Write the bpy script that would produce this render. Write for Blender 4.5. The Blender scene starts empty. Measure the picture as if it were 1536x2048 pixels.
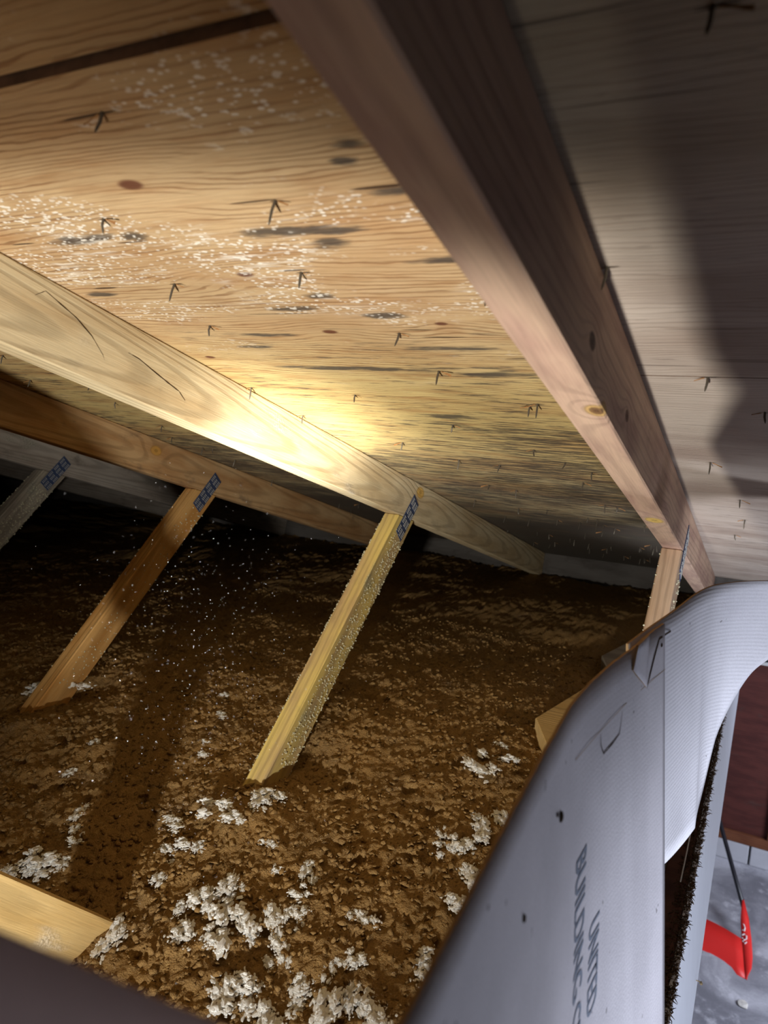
import bpy, bmesh, math, random
import numpy as np
from mathutils import Vector, Matrix, noise as mnoise
random.seed(7)
SC = bpy.context.scene
COL = SC.collection

# ------------------------------------------------------------------ camera
F_PX = 1475.7
CAM = Vector((0.1354, -0.3996, -0.1663))
YAW, PIT, ROL = math.radians(27.682), math.radians(-9.826), math.radians(-2.004)
Rw = Matrix.Rotation(YAW, 3, 'Z') @ Matrix.Rotation(PIT, 3, 'X') @ Matrix.Rotation(ROL, 3, 'Y')
RIGHT, FWD, UP = Rw.col[0].copy(), Rw.col[1].copy(), Rw.col[2].copy()
cam = bpy.data.cameras.new('camera')
cam_o = bpy.data.objects.new('camera', cam)
COL.objects.link(cam_o)
cam_o.matrix_world = Matrix((( RIGHT.x, UP.x, -FWD.x, CAM.x), (RIGHT.y, UP.y, -FWD.y, CAM.y),
                             (RIGHT.z, UP.z, -FWD.z, CAM.z), (0, 0, 0, 1)))
cam.sensor_fit = 'VERTICAL'
cam.sensor_height = 9.8
cam.lens = F_PX / 2048 * 9.8
cam.clip_start = 0.01
cam.dof.use_dof = True
cam.dof.focus_distance = 1.15
cam.dof.aperture_fstop = 1.9
SC.camera = cam_o

# ------------------------------------------------------------------ exposure, world
SC.view_settings.view_transform = 'Standard'
SC.view_settings.look = 'None'
SC.view_settings.exposure = 0.0
SC.view_settings.gamma = 1.0
SC.view_settings.use_curve_mapping = False
W = bpy.data.worlds.new('world'); SC.world = W
W.use_nodes = True
W.node_tree.nodes['Background'].inputs[0].default_value = (0.35, 0.4, 0.5, 1)
W.node_tree.nodes['Background'].inputs[1].default_value = 0.0

# ------------------------------------------------------------------ lights
def look(o, target, loc):
    o.location = loc
    o.rotation_euler = (Vector(target) - Vector(loc)).to_track_quat('-Z', 'Y').to_euler()
TORCH = Vector((-0.050, -0.936, -0.73))
HOT = Vector((-0.60, 0.68, -0.262))
sp = bpy.data.lights.new('torch', 'SPOT')
sp.energy = 110; sp.color = (1.0, 0.98, 0.93)
sp.spot_size = math.radians(110); sp.spot_blend = 0.25; sp.shadow_soft_size = 0.022
so = bpy.data.objects.new('torch', sp); COL.objects.link(so); look(so, HOT, TORCH)
sp.use_nodes = True
nt = sp.node_tree
em = [n for n in nt.nodes if n.type == 'EMISSION'][0]
tcn = nt.nodes.new('ShaderNodeTexCoord')
sx = nt.nodes.new('ShaderNodeSeparateXYZ'); nt.links.new(tcn.outputs['Normal'], sx.inputs[0])
ab = nt.nodes.new('ShaderNodeMath'); ab.operation = 'ABSOLUTE'; nt.links.new(sx.outputs[2], ab.inputs[0])
ac = nt.nodes.new('ShaderNodeMath'); ac.operation = 'ARCCOSINE'; nt.links.new(ab.outputs[0], ac.inputs[0])
dv = nt.nodes.new('ShaderNodeMath'); dv.operation = 'DIVIDE'; dv.inputs[1].default_value = math.radians(60)
nt.links.new(ac.outputs[0], dv.inputs[0])
cr = nt.nodes.new('ShaderNodeValToRGB')
prof = [(0, 1.0), (2.5, 0.9), (4.5, 0.42), (7.5, 0.18), (12, 0.12), (18, 0.108), (23.5, 0.10), (25.5, 0.055), (28, 0.024), (32, 0.014), (38, 0.009), (58, 0.004)]
el = cr.color_ramp.elements
while len(el) < len(prof): el.new(0.5)
for e, (a, v) in zip(el, prof):
    e.position = a / 60; e.color = (v, v, v, 1)
nt.links.new(dv.outputs[0], cr.inputs[0])
ml = nt.nodes.new('ShaderNodeMath'); ml.operation = 'MULTIPLY'; ml.inputs[1].default_value = 10.0
# beam cutoff added to dim the sheathing: less light above about 20 degrees
dy = nt.nodes.new('ShaderNodeMath'); dy.operation = 'DIVIDE'; nt.links.new(sx.outputs[1], dy.inputs[0]); nt.links.new(ab.outputs[0], dy.inputs[1])
mr = nt.nodes.new('ShaderNodeMapRange'); mr.interpolation_type = 'SMOOTHSTEP'
for k_, v_ in zip((1, 2, 3, 4), (0.322, 0.41, 1.0, 0.15)): mr.inputs[k_].default_value = v_
nt.links.new(dy.outputs[0], mr.inputs[0])
cu_ = nt.nodes.new('ShaderNodeMath'); cu_.operation = 'MULTIPLY'; nt.links.new(cr.outputs[0], cu_.inputs[0]); nt.links.new(mr.outputs[0], cu_.inputs[1])
nt.links.new(cu_.outputs[0], ml.inputs[0]); nt.links.new(ml.outputs[0], em.inputs['Strength'])

def area(name, loc, target, sx_, sy_, energy, color):
    l = bpy.data.lights.new(name, 'AREA'); l.shape = 'RECTANGLE'; l.size = sx_; l.size_y = sy_
    l.energy = energy; l.color = color
    o = bpy.data.objects.new(name, l); COL.objects.link(o); look(o, target, loc); return o
# daylight through the open garage door, below and behind the camera
area('garage_door_daylight', (1.3, -4.1, -2.46), (0.1, 0.4, -0.62), 0.9, 0.7, 47, (0.80, 0.86, 1.0)).data.spread = math.radians(60)
area('garage_near_fill', (2.5, -0.2, -2.6), (0.05, 0.15, -0.62), 0.7, 0.6, 5.8, (0.80, 0.86, 1.0)).data.spread = math.radians(60)  # added fill lamp, not a window; evens out the cardboard side panel
area('garage_side_fill', (2.6, 3.2, -1.7), (1.3, 4.2, -3.6), 1.2, 1.2, 120, (0.80, 0.86, 1.0))  # unseen lamp added to light the garage floor and back wall

# ------------------------------------------------------------------ node expressions
class X:
    def __init__(s, nt, sock): s.nt, s.s = nt, sock
    def _m(s, op, *a, clamp=False):
        n = s.nt.nodes.new('ShaderNodeMath'); n.operation = op; n.use_clamp = clamp
        for i, v in enumerate((s,) + a):
            if isinstance(v, X): s.nt.links.new(v.s, n.inputs[i])
            else: n.inputs[i].default_value = float(v)
        return X(s.nt, n.outputs[0])
    def __add__(s, o): return s._m('ADD', o)
    __radd__ = __add__
    def __sub__(s, o): return s._m('SUBTRACT', o)
    def __rsub__(s, o): return (s * -1) + o
    def __mul__(s, o): return s._m('MULTIPLY', o)
    __rmul__ = __mul__
    def __truediv__(s, o): return s._m('DIVIDE', o)
    def sin(s): return s._m('SINE')
    def exp(s): return s._m('EXPONENT')
    def abs(s): return s._m('ABSOLUTE')
    def sq(s): return s._m('MULTIPLY', s)
    def max(s, o): return s._m('MAXIMUM', o)
    def min(s, o): return s._m('MINIMUM', o)
    def clamp(s): return s._m('ADD', 0.0, clamp=True)
    def ss(s, a, b):
        n = s.nt.nodes.new('ShaderNodeMapRange'); n.interpolation_type = 'SMOOTHSTEP'
        inv = a > b
        lo, hi = (b, a) if inv else (a, b)
        n.inputs[1].default_value = lo; n.inputs[2].default_value = hi
        n.inputs[3].default_value = 1.0 if inv else 0.0; n.inputs[4].default_value = 0.0 if inv else 1.0
        s.nt.links.new(s.s, n.inputs[0]); return X(s.nt, n.outputs[0])

class Mat:
    def __init__(s, name, rough=0.75, spec=0.25):
        s.m = bpy.data.materials.new(name); s.m.use_nodes = True; s.nt = s.m.node_tree
        s.b = s.nt.nodes['Principled BSDF']
        s.b.inputs['Roughness'].default_value = rough
        s.b.inputs['Specular IOR Level'].default_value = spec
        s.tc = s.nt.nodes.new('ShaderNodeTexCoord')
    def xyz(s, which='Object'):
        n = s.nt.nodes.new('ShaderNodeSeparateXYZ'); s.nt.links.new(s.tc.outputs[which], n.inputs[0])
        return [X(s.nt, n.outputs[i]) for i in range(3)]
    def rnd(s):
        n = s.nt.nodes.new('ShaderNodeObjectInfo'); return X(s.nt, n.outputs['Random'])
    def vec(s, *a):
        n = s.nt.nodes.new('ShaderNodeCombineXYZ')
        for i, v in enumerate(a):
            if isinstance(v, X): s.nt.links.new(v.s, n.inputs[i])
            else: n.inputs[i].default_value = float(v)
        return n.outputs[0]
    def noise(s, v, scale=1.0, detail=2.0, rough=0.55, dist=0.0):
        n = s.nt.nodes.new('ShaderNodeTexNoise'); s.nt.links.new(v, n.inputs['Vector'])
        n.inputs['Scale'].default_value = scale; n.inputs['Detail'].default_value = detail
        n.inputs['Roughness'].default_value = rough; n.inputs['Distortion'].default_value = dist
        return X(s.nt, n.outputs[0])
    def voro(s, v, scale=1.0, rand=1.0):
        n = s.nt.nodes.new('ShaderNodeTexVoronoi'); s.nt.links.new(v, n.inputs['Vector'])
        n.inputs['Scale'].default_value = scale; n.inputs['Randomness'].default_value = rand
        return X(s.nt, n.outputs['Distance'])
    def mix(s, f, a, b):
        n = s.nt.nodes.new('ShaderNodeMix'); n.data_type = 'RGBA'
        if isinstance(f, X): s.nt.links.new(f.s, n.inputs[0])
        else: n.inputs[0].default_value = f
        for i, c in ((6, a), (7, b)):
            if isinstance(c, tuple): n.inputs[i].default_value = (*c, 1)
            else: s.nt.links.new(c, n.inputs[i])
        return n.outputs[2]
    def mul(s, col, f):
        n = s.nt.nodes.new('ShaderNodeVectorMath'); n.operation = 'SCALE'
        s.nt.links.new(col, n.inputs[0]); s.nt.links.new(f.s, n.inputs['Scale']); return n.outputs[0]
    def out(s, col, height=None, dist=0.001, strength=1.0, rough=None):
        if isinstance(col, tuple): s.b.inputs['Base Color'].default_value = (*col, 1)
        else: s.nt.links.new(col, s.b.inputs['Base Color'])
        if height is not None:
            bp = s.nt.nodes.new('ShaderNodeBump'); bp.inputs['Distance'].default_value = dist
            bp.inputs['Strength'].default_value = strength
            s.nt.links.new(height.s, bp.inputs['Height']); s.nt.links.new(bp.outputs[0], s.b.inputs['Normal'])
        if rough is not None: s.nt.links.new(rough.s, s.b.inputs['Roughness'])
        return s.m

def srgb(r, g, b):
    f = lambda c: (c / 255 / 12.92) if c <= 10 else ((c / 255 + 0.055) / 1.055) ** 2.4
    return (f(r), f(g), f(b))

# ---- plywood sheathing: rotary-cut grain along x, knots, mould and white spotting
DKNOTS = [(-0.34, 0.056, 0.020), (-0.341, 0.209, 0.016), (-0.326, 0.35, 0.016), (-0.575, 0.438, 0.014), (-0.49, 0.03, 0.03), (-0.18, 0.33, 0.012), (-1.0, 0.3, 0.02)]
BLOTS = [(-0.487, 0.127, .034, .008), (-0.455, 0.124, .03, .007), (-0.411, 0.128, .018, .007), (-0.245, 0.139, .052, .008), (-0.20, 0.143, .03, .006), (-0.215, 0.163, .02, .009),
         (-0.284, 0.259, .020, .007), (-0.335, 0.287, .035, .007), (-0.235, 0.309, .025, .008), (-0.133, 0.042, .014, .006), (-0.143, 0.06, .012, .006),
         (-0.123, 0.098, .022, .006), (-0.205, 0.398, .06, .007), (-0.305, 0.672, .045, .013), (-0.468, 0.398, .03, .006), (-0.576, 0.24, .03, .006),
         (-0.36, 0.47, .12, .008), (-0.17, 0.48, .05, .01), (-0.42, 0.36, .05, .006), (-0.13, 0.2, .03, .006)]
CRACKS = [(-.56,.125,.02,.0014),(-.42,.137,.02,.0012),(-.285,.205,.022,.0018),(-.13,.092,.03,.0022),(-.19,.365,.03,.0016),(-.215,.345,.02,.0013),(-.22,.46,.02,.0015),(-.245,.094,.026,.0014),(-.3,-.02,.03,.0014),(-.55,.225,.02,.002),(-.36,.3,.05,.001),(-.25,.6,.04,.0012)]
def deck_mat(name, left=True):
    M = Mat(name, 0.7, 0.25)
    x, y, z = M.xyz(); s = y * 1.0541
    n1 = M.noise(M.vec(x * 1.3, s * 6.5, 0.3 if left else 4.2), 1, 2.5)
    n2 = M.noise(M.vec(x * 8, s * 34, 1.7), 1, 3.5, 0.6)
    warp = (n1 - 0.5) * 30 + (n2 - 0.5) * 6.5
    kc = None
    if left:
        for kx, ks, r in DKNOTS:
            d = ((x - kx) * 0.55).sq() + (s - ks).sq()
            warp = warp + (d * (-1 / (2.6 * r) ** 2)).exp() * 7
            c = d.ss((r * .42) ** 2, (r * .2) ** 2)
            kc = c if kc is None else kc.max(c)
    ph = s * 900 + warp * 2.3
    ln = ph.sin().ss(0.35, 1.0) * M.noise(M.vec(x * 4, s * 40, 12.0), 1, 2).ss(0.3, 0.62)
    fine = M.noise(M.vec(x * 18, s * 520, 0), 1, 3, 0.6)
    big = M.noise(M.vec(x * 2.5, s * 7, 9.1), 1, 3)
    if left:
        base = M.mix(s.ss(0.28, 0.62), srgb(204, 172, 128), srgb(216, 190, 126))
        base = M.mix(s.ss(0.75, 1.3), base, srgb(186, 168, 126))
        mot = M.noise(M.vec(x * 9, s * 42, 21.0), 1, 3, 0.6)
        base = M.mix(mot.ss(0.46, 0.72) * 0.5, base, srgb(158, 108, 62))
        base = M.mix(mot.ss(0.42, 0.28) * 0.3, base, srgb(226, 200, 160))
        base = M.mix(s.ss(0.1, -0.1) * 0.7, base, srgb(170, 126, 76))
        dark = srgb(122, 74, 36)
        base = M.mix((big.ss(0.42, 0.66)) * 0.36, base, srgb(176, 124, 74))
        base = M.mix(ln * (0.62 - 0.36 * s.ss(0.4, 0.9)), base, dark)
        base = M.mix(kc, base, srgb(112, 70, 48))
    else:
        base = M.mix(big.ss(0.35, 0.7), srgb(208, 192, 176), srgb(176, 156, 140))
        base = M.mix(s.ss(0.33, -0.15) * 0.55, base, srgb(178, 156, 100))
        base = M.mix(ln * 0.22, base, srgb(120, 88, 66))
    base = M.mul(base, 0.58 + 0.46 * fine)
    # mould streaks, denser towards the eave
    st = M.noise(M.vec(x * 17, s * 150, 3.3), 1, 4, 0.65)
    lowm = M.noise(M.vec(x * 3, s * 8, 5.5), 1, 2)
    if left:
        dens = s.ss(0.3, 1.25) * 0.15 + (lowm - 0.5) * 0.36 + x.ss(-0.45, -0.1) * s.ss(0.25, 0.6) * 0.05 + 0.015
        mold = (st + dens).ss(0.59, 0.74) * s.ss(0.2, 0.5) * 0.8
        eave = (s + (lowm - 0.5) * 0.7 + (st - 0.5) * 1.0).ss(1.2, 1.75)
        mold = mold.max(eave * 0.9)
        bn = M.noise(M.vec(x * 26, s * 90, 2.2), 1, 3, 0.6)
        for bx, bs, rx, rs in BLOTS:
            d = ((x - bx) / rx).sq() + ((s - bs) / rs).sq()
            mold = mold.max((d * 0.8 + (bn - 0.5) * 2.6).ss(1.15, 0.1) * 0.85)
        base = M.mix(mold, base, srgb(56, 52, 50))
        ck = None
        for bx, bs, rx, rs in CRACKS:
            d = ((x - bx) / rx).sq() + ((s - bs) / rs).sq()
            d = (d + (bn - 0.5) * 1.2).ss(1.1, 0.5); ck = d if ck is None else ck.max(d)
        base = M.mix(ck * 0.9, base, srgb(46, 24, 14))
        # white spotting
        wj = M.noise(M.vec(x * 90, s * 130, 5), 1, 2)
        v1 = M.voro(M.vec(x * 78 + wj * 1.6, s * 125 + wj * 1.2, 0), 1)
        v2 = M.voro(M.vec(x * 125, s * 210, 4), 1)
        msk = M.noise(M.vec(x * 5.5, s * 12, 7.7), 1, 3)
        band = s.ss(-0.25, 0.14) * s.ss(0.50, 0.24)
        sz = M.noise(M.vec(x * 40, s * 60, 1.1), 1, 1)
        w = (v1 + (sz - 0.5) * 0.5).ss(0.30, 0.16) * (msk + band * 0.075).ss(0.52, 0.66)
        w = w.max((v2 + (sz - 0.5) * 0.4).ss(0.36, 0.2) * (msk + band * 0.1 + s.ss(0.04, 0.1) * s.ss(0.34, 0.2) * 0.06).ss(0.58, 0.68))
        veil = M.noise(M.vec(x * 22, s * 170, 6.6), 1, 3, 0.65).ss(0.5, 0.68) * (msk + band * 0.05).ss(0.46, 0.62) * s.ss(0.05, 0.14) * s.ss(0.36, 0.2)
        w = w.max(veil * 0.7)
        base = M.mix((w * band * 0.8).clamp(), base, srgb(236, 228, 212))
        h = fine * 0.6 + ln * -0.4 + (w * band) * 0.5
    else:
        mold = (st + s.ss(0.6, 1.7) * 0.10).ss(0.62, 0.78) * 0.55
        base = M.mix(mold, base, srgb(62, 48, 42))
        crk = M.noise(M.vec(x * 4, s * 150, 8.3), 1, 1).ss(0.70, 0.76)
        base = M.mix(crk * 0.6, base, srgb(50, 34, 28))
        h = fine * 0.6 + ln * -0.4
    return M.out(base, h, 0.0012, 0.7)

# ---- sawn softwood, object space: X along the board, Y across its width, Z through its thickness
def wood(name, c1, c2, cath=9000, yc=0.03, fx=25, knots=(), dust=0.0, dustc=(150, 146, 128), stain=0.35, rand=0.0, fz=420, lnk=0.34, wk=9):
    M = Mat(name, 0.72, 0.25)
    x, y, z = M.xyz()
    if rand: x = x + M.rnd() * rand
    n1 = M.noise(M.vec(x * 2.2, y * 14, z * 14), 1, 2)
    warp = (n1 - 0.5) * wk
    kc = None
    for kx, ky, kz, r, col in knots:
        d = ((x - kx) * 0.62).sq() + (y - ky).sq() + (z - kz).sq()
        warp = warp + (d * (-1 / (2.2 * r) ** 2)).exp() * 10
        c = d.ss(r * r, (0.62 * r) ** 2)
        kc = (kc or []) + [(c, d, r, col)]
    ph = x * fx + (y - yc).sq() * cath + z * fz + warp
    ln = ph.sin().ss(0.1, 1.0)
    fine = M.noise(M.vec(x * 14, y * 420, z * 420), 1, 3, 0.6)
    big = M.noise(M.vec(x * 5, y * 22, z * 22), 1, 3)
    col = M.mix(big.ss(0.35, 0.68), srgb(*c1), srgb(*c2))
    col = M.mix(ln * lnk, col, tuple(v * 0.42 for v in srgb(*c2)))
    for c, d, r, kcol in (kc or []):
        col = M.mix(c * 0.85, col, srgb(*kcol))
        rg = d._m('SQRT') * (9.5 / r)
        col = M.mix(c * rg.sin().ss(0.2, 1) * 0.5, col, tuple(v * 0.3 for v in srgb(*kcol)))
    col = M.mul(col, 0.74 + 0.5 * fine)
    st = M.noise(M.vec(x * 9, y * 18, z * 18), 1, 4, 0.65)
    col = M.mix(st.ss(0.56, 0.74) * stain, col, srgb(70, 62, 56))
    h = fine * 0.5 + ln * -0.4
    if dust:
        g = M.noise(M.vec(x, y, z), 260, 2)
        p = M.noise(M.vec(x * 7, y * 16, 2.0), 1, 3)
        f = z.ss(0.0035, 0.0) * (p + dust - 0.5).ss(0.35, 0.6)
        dc = M.mix(g.ss(0.35, 0.65), tuple(v * 0.35 for v in srgb(*dustc)), srgb(*dustc))
        col = M.mix(f * 0.9, col, dc)
        h = h + f * g * 3
    return M.out(col, h, 0.001, 0.8)

def plain(name, c, rough=0.7, spec=0.3, var=0.25, scale=60, metal=0.0, bump=0.0006):
    M = Mat(name, rough, spec)
    n = M.noise(M.tc.outputs['Object'], scale, 4, 0.6)
    col = M.mul(M.mix(0.0, c, c), (1 - var) + 2 * var * n)
    M.b.inputs['Metallic'].default_value = metal
    return M.out(col, n, bump, 0.6)

MAT = {}
MAT['deck_left'] = deck_mat('plywood_weathered', True)
MAT['deck_right'] = deck_mat('plywood_pale', False)
MAT['chord_near'] = wood('chord_brown', (204, 172, 146), (176, 142, 124), cath=3000, yc=-0.03, fx=9, fz=170, lnk=0.22, wk=7,
    knots=[(0.308, 0.0904, 0.006, 0.012, (196, 158, 92)), (0.308, 0.0904, 0.006, 0.0072, (110, 76, 52)), (0.872, 0.0904, 0.018, 0.016, (222, 188, 92)), (0.23, 0.058, 0.0, 0.008, (60, 40, 30)), (0.42, 0.06, 0.0, 0.007, (92, 58, 40))], stain=0.3)
MAT['chord_mid'] = wood('chord_yellow', (206, 188, 150), (186, 162, 122), cath=7200, yc=0.055, fx=38,
    knots=[(1.279, 0.02, 0.0, 0.016, (206, 160, 70))], dust=0.26, dustc=(196, 190, 180), stain=0.25)
MAT['chord_far'] = wood('chord_tan', (186, 152, 108), (164, 122, 78), cath=6000, yc=0.04, fx=22,
    knots=[(1.02, 0.03, 0.0, 0.014, (190, 140, 64))], dust=0.1, dustc=(160, 150, 140), stain=0.5, rand=0.4)
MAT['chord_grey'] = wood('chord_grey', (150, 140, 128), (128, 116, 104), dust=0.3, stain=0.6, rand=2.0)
MAT['web_near'] = wood('web_tan', (192, 164, 136), (170, 140, 110), cath=2500, fx=10, stain=0.2)
MAT['web_mid'] = wood('web_olive', (208, 182, 104), (178, 150, 104), cath=2500, fx=9, dust=0.36, dustc=(168, 166, 140), stain=0.25)
MAT['web_far'] = wood('web_orange', (196, 152, 92), (172, 122, 62), cath=1500, fx=8, dust=0.06, stain=0.3)
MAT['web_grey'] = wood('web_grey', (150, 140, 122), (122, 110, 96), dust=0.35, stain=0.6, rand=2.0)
MAT['diag'] = wood('diag_pale', (222, 190, 130), (206, 170, 108), cath=3000, fx=14, dust=0.33, dustc=(246, 240, 226), stain=0.3)
MAT['eave'] = wood('eave_board', (104, 98, 92), (84, 78, 72), stain=0.6)
MAT['crack'] = plain('crack_dark', (0.05, 0.028, 0.014), 0.9, 0.1)
MAT['splinter'] = plain('splinter_wood', srgb(150, 108, 66), 0.8, 0.2)
MAT['ply_edge'] = plain('plywood_edge', srgb(92, 66, 48), 0.9, 0.1, var=0.6, scale=70)
MAT['nail'] = plain('nail_steel', srgb(96, 88, 76), 0.5, 0.4, metal=0.6)
MAT['plate'] = plain('galvanised_plate', srgb(70, 82, 112), 0.5, 0.5, metal=0.5)
MAT['slot'] = plain('plate_teeth', srgb(168, 166, 160), 0.5, 0.4, metal=0.3)
MAT['fibre'] = plain('white_fibre', srgb(252, 250, 244), 0.95, 0.05, var=0.3, scale=300, bump=0.003)
MAT['granule'] = plain('dust_granule', srgb(176, 170, 142), 0.95, 0.05, var=0.3, scale=200)
MAT['mote'] = plain('dust_mote', srgb(240, 240, 245), 0.8, 0.3)
def insul():
    M = Mat('loose_fill', 0.97, 0.03)
    o = M.tc.outputs['Object']
    a = M.noise(o, 9, 4, 0.65); b = M.noise(o, 70, 4, 0.65); c = M.noise(o, 320, 3, 0.65)
    col = M.mix(a.ss(0.3, 0.72), srgb(146, 114, 70), srgb(132, 104, 66))
    col = M.mix(b.ss(0.6, 0.75) * 0.35, col, srgb(88, 66, 46))
    col = M.mix(b.ss(0.44, 0.28) * 0.3, col, srgb(202, 170, 112))
    col = M.mix((c * 0.6 + a * 0.5).ss(0.66, 0.74) * 0.4, col, srgb(190, 176, 160))
    col = M.mul(col, 0.7 + 0.6 * c)
    return M.out(col, b * 0.5 + c * 0.7, 0.005, 1.0)
MAT['insul'] = insul()
def card(name, c, flute):
    M = Mat(name, 0.8, 0.2)
    x, y, z = M.xyz()
    sp_ = M.noise(M.vec(x, y, z), 420, 3, 0.6); bl = M.noise(M.vec(x, y, z), 9, 3)
    spot = M.noise(M.vec(x, y, z), 95, 1).ss(0.76, 0.80)
    col = M.mul(M.mix(bl.ss(0.3, 0.7), srgb(*c), tuple(v * 0.88 for v in srgb(*c))), 0.88 + 0.24 * sp_)
    col = M.mix(spot * 0.6, col, srgb(66, 54, 50))
    fl = ((z + 0.06 * y) * 1250).sin()
    return M.out(col, fl * flute + sp_ * 0.5, 0.0007, 0.7)
MAT['card'] = card('white_cardboard', (214, 210, 216), 0.04)
MAT['card_fluted'] = card('fluted_cardboard', (222, 220, 226), 0.16)
MAT['kraft'] = plain('kraft_core', srgb(150, 120, 84), 0.9, 0.1)
MAT['kraft_dark'] = plain('kraft_liner', srgb(214, 186, 178), 0.9, 0.1, var=0.15, scale=30)
MAT['ink'] = plain('blue_grey_ink', srgb(128, 136, 152), 0.8, 0.2, var=0.1)
MAT['white_paint'] = plain('white_paint', srgb(222, 226, 236), 0.55, 0.4, var=0.06, scale=20)
MAT['drywall'] = plain('drywall', srgb(205, 205, 205), 0.85, 0.2, var=0.05)
MAT['jamb'] = wood('jamb_brown', (104, 62, 44), (78, 44, 32), stain=0.5)
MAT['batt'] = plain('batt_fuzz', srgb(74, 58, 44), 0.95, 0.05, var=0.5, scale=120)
MAT['panel'] = wood('red_brown_panel', (84, 42, 36), (68, 32, 28), cath=10, fx=6, stain=0.3)
MAT['stile'] = wood('brown_stile', (112, 68, 44), (96, 54, 34), cath=100, fx=6, stain=0.3)
MAT['block'] = plain('painted_block', srgb(176, 176, 182), 0.85, 0.2, var=0.12, scale=14)
def concrete():
    M = Mat('concrete', 0.75, 0.3)
    o = M.tc.outputs['Object']
    a = M.noise(o, 2.2, 5, 0.6, 0.6); b = M.noise(o, 9, 5, 0.65); c = M.noise(o, 90, 3)
    col = M.mix(a.ss(0.32, 0.66), srgb(178, 178, 186), srgb(116, 116, 124))
    col = M.mix(b.ss(0.52, 0.72) * 0.6, col, srgb(206, 206, 214))
    return M.out(M.mul(col, 0.85 + 0.3 * c), b, 0.002, 0.5)
MAT['concrete'] = concrete()
MAT['red'] = plain('red_plastic', srgb(214, 44, 40), 0.45, 0.4, var=0.06, scale=12)
MAT['black'] = plain('black_shaft', srgb(34, 34, 40), 0.4, 0.5, var=0.1)
MAT['white_print'] = plain('white_print', srgb(240, 236, 236), 0.6, 0.3, var=0.05)
MAT['brass'] = plain('brass', srgb(150, 130, 96), 0.4, 0.5, metal=0.7)
MAT['scrap'] = plain('paper_scrap', srgb(200, 196, 190), 0.9, 0.2)

# ------------------------------------------------------------------ mesh helpers
def link(name, me, mat=None, parent=None, loc=None, mw=None):
    o = bpy.data.objects.new(name, me); COL.objects.link(o)
    if mat is not None and me is not None:
        if not me.materials: me.materials.append(mat)
    if parent is not None: o.parent = parent
    if mw is not None: o.matrix_local = mw
    if loc is not None: o.location = loc
    return o
def bm_obj(name, bm, mat, parent=None, mw=None, smooth=False, loc=None):
    me = bpy.data.meshes.new(name); bm.normal_update(); bm.to_mesh(me); bm.free()
    if smooth:
        for p in me.polygons: p.use_smooth = True
    return link(name, me, mat, parent, loc, mw)
def empty(name, loc=(0, 0, 0), label=None, cat=None, group=None, kind=None):
    o = bpy.data.objects.new(name, None); COL.objects.link(o); o.location = loc; o.empty_display_size = 0.05
    return tag(o, label, cat, group, kind)
def tag(o, label=None, cat=None, group=None, kind=None):
    if label: o['label'] = label
    if cat: o['category'] = cat
    if group: o['group'] = group
    if kind: o['kind'] = kind
    return o
def add_box(bm, lo, hi):
    vs = [bm.verts.new((x, y, z)) for z in (lo[2], hi[2]) for y in (lo[1], hi[1]) for x in (lo[0], hi[0])]
    return [bm.faces.new([vs[i] for i in f]) for f in ((0, 2, 3, 1), (4, 5, 7, 6), (0, 1, 5, 4), (2, 6, 7, 3), (0, 4, 6, 2), (1, 3, 7, 5))]
def bevel(bm, w=0.0015, seg=1):
    bmesh.ops.bevel(bm, geom=list(bm.edges), offset=w, segments=seg, affect='EDGES', profile=0.5)
def box_obj(name, lo, hi, mat, parent=None, bev=0.0015, mw=None):
    bm = bmesh.new(); add_box(bm, lo, hi)
    if bev: bevel(bm, bev)
    return bm_obj(name, bm, mat, parent, mw)
def prism(poly, z0, z1, bev=0.0018):
    bm = bmesh.new(); n = len(poly)
    a = [bm.verts.new((p[0], p[1], z0)) for p in poly]; b = [bm.verts.new((p[0], p[1], z1)) for p in poly]
    bm.faces.new(a[::-1]); bm.faces.new(b)
    for i in range(n): bm.faces.new((a[i], a[(i + 1) % n], b[(i + 1) % n], b[i]))
    bmesh.ops.recalc_face_normals(bm, faces=list(bm.faces))
    if bev: bevel(bm, bev)
    return bm
def tube(bm, pts, r, n=8, fix=True):
    rings = []
    for i, p in enumerate(pts):
        p = Vector(p); t = (Vector(pts[min(i + 1, len(pts) - 1)]) - Vector(pts[max(i - 1, 0)])).normalized()
        u = t.orthogonal().normalized(); v = t.cross(u); rr = r[i] if isinstance(r, (list, tuple)) else r
        rings.append([bm.verts.new(p + rr * (math.cos(2 * math.pi * k / n) * u + math.sin(2 * math.pi * k / n) * v)) for k in range(n)])
    for a, b in zip(rings, rings[1:]):
        for k in range(n): bm.faces.new((a[k], a[(k + 1) % n], b[(k + 1) % n], b[k]))
    bm.faces.new(rings[0][::-1]); bm.faces.new(rings[-1])
    if fix: bmesh.ops.recalc_face_normals(bm, faces=list(bm.faces))

# ------------------------------------------------------------------ geometry of the roof
AL = math.radians(18.381); CA, SA, TA = math.cos(AL), math.sin(AL), math.tan(AL)
CH_D, CH_T, GAP = 0.0904, 0.038, 0.61
RIDGE_Y, EAVE_Y = -0.86, 2.44
def deck_pt(x, s, d=0.0): return Vector((x, s * CA - d * SA, -s * SA - d * CA))
DECK_M = Matrix(((1, 0, 0, 0), (0, CA, SA, 0), (0, -SA, CA, 0), (0, 0, 0, 1)))   # local x, s, outward normal
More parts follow.
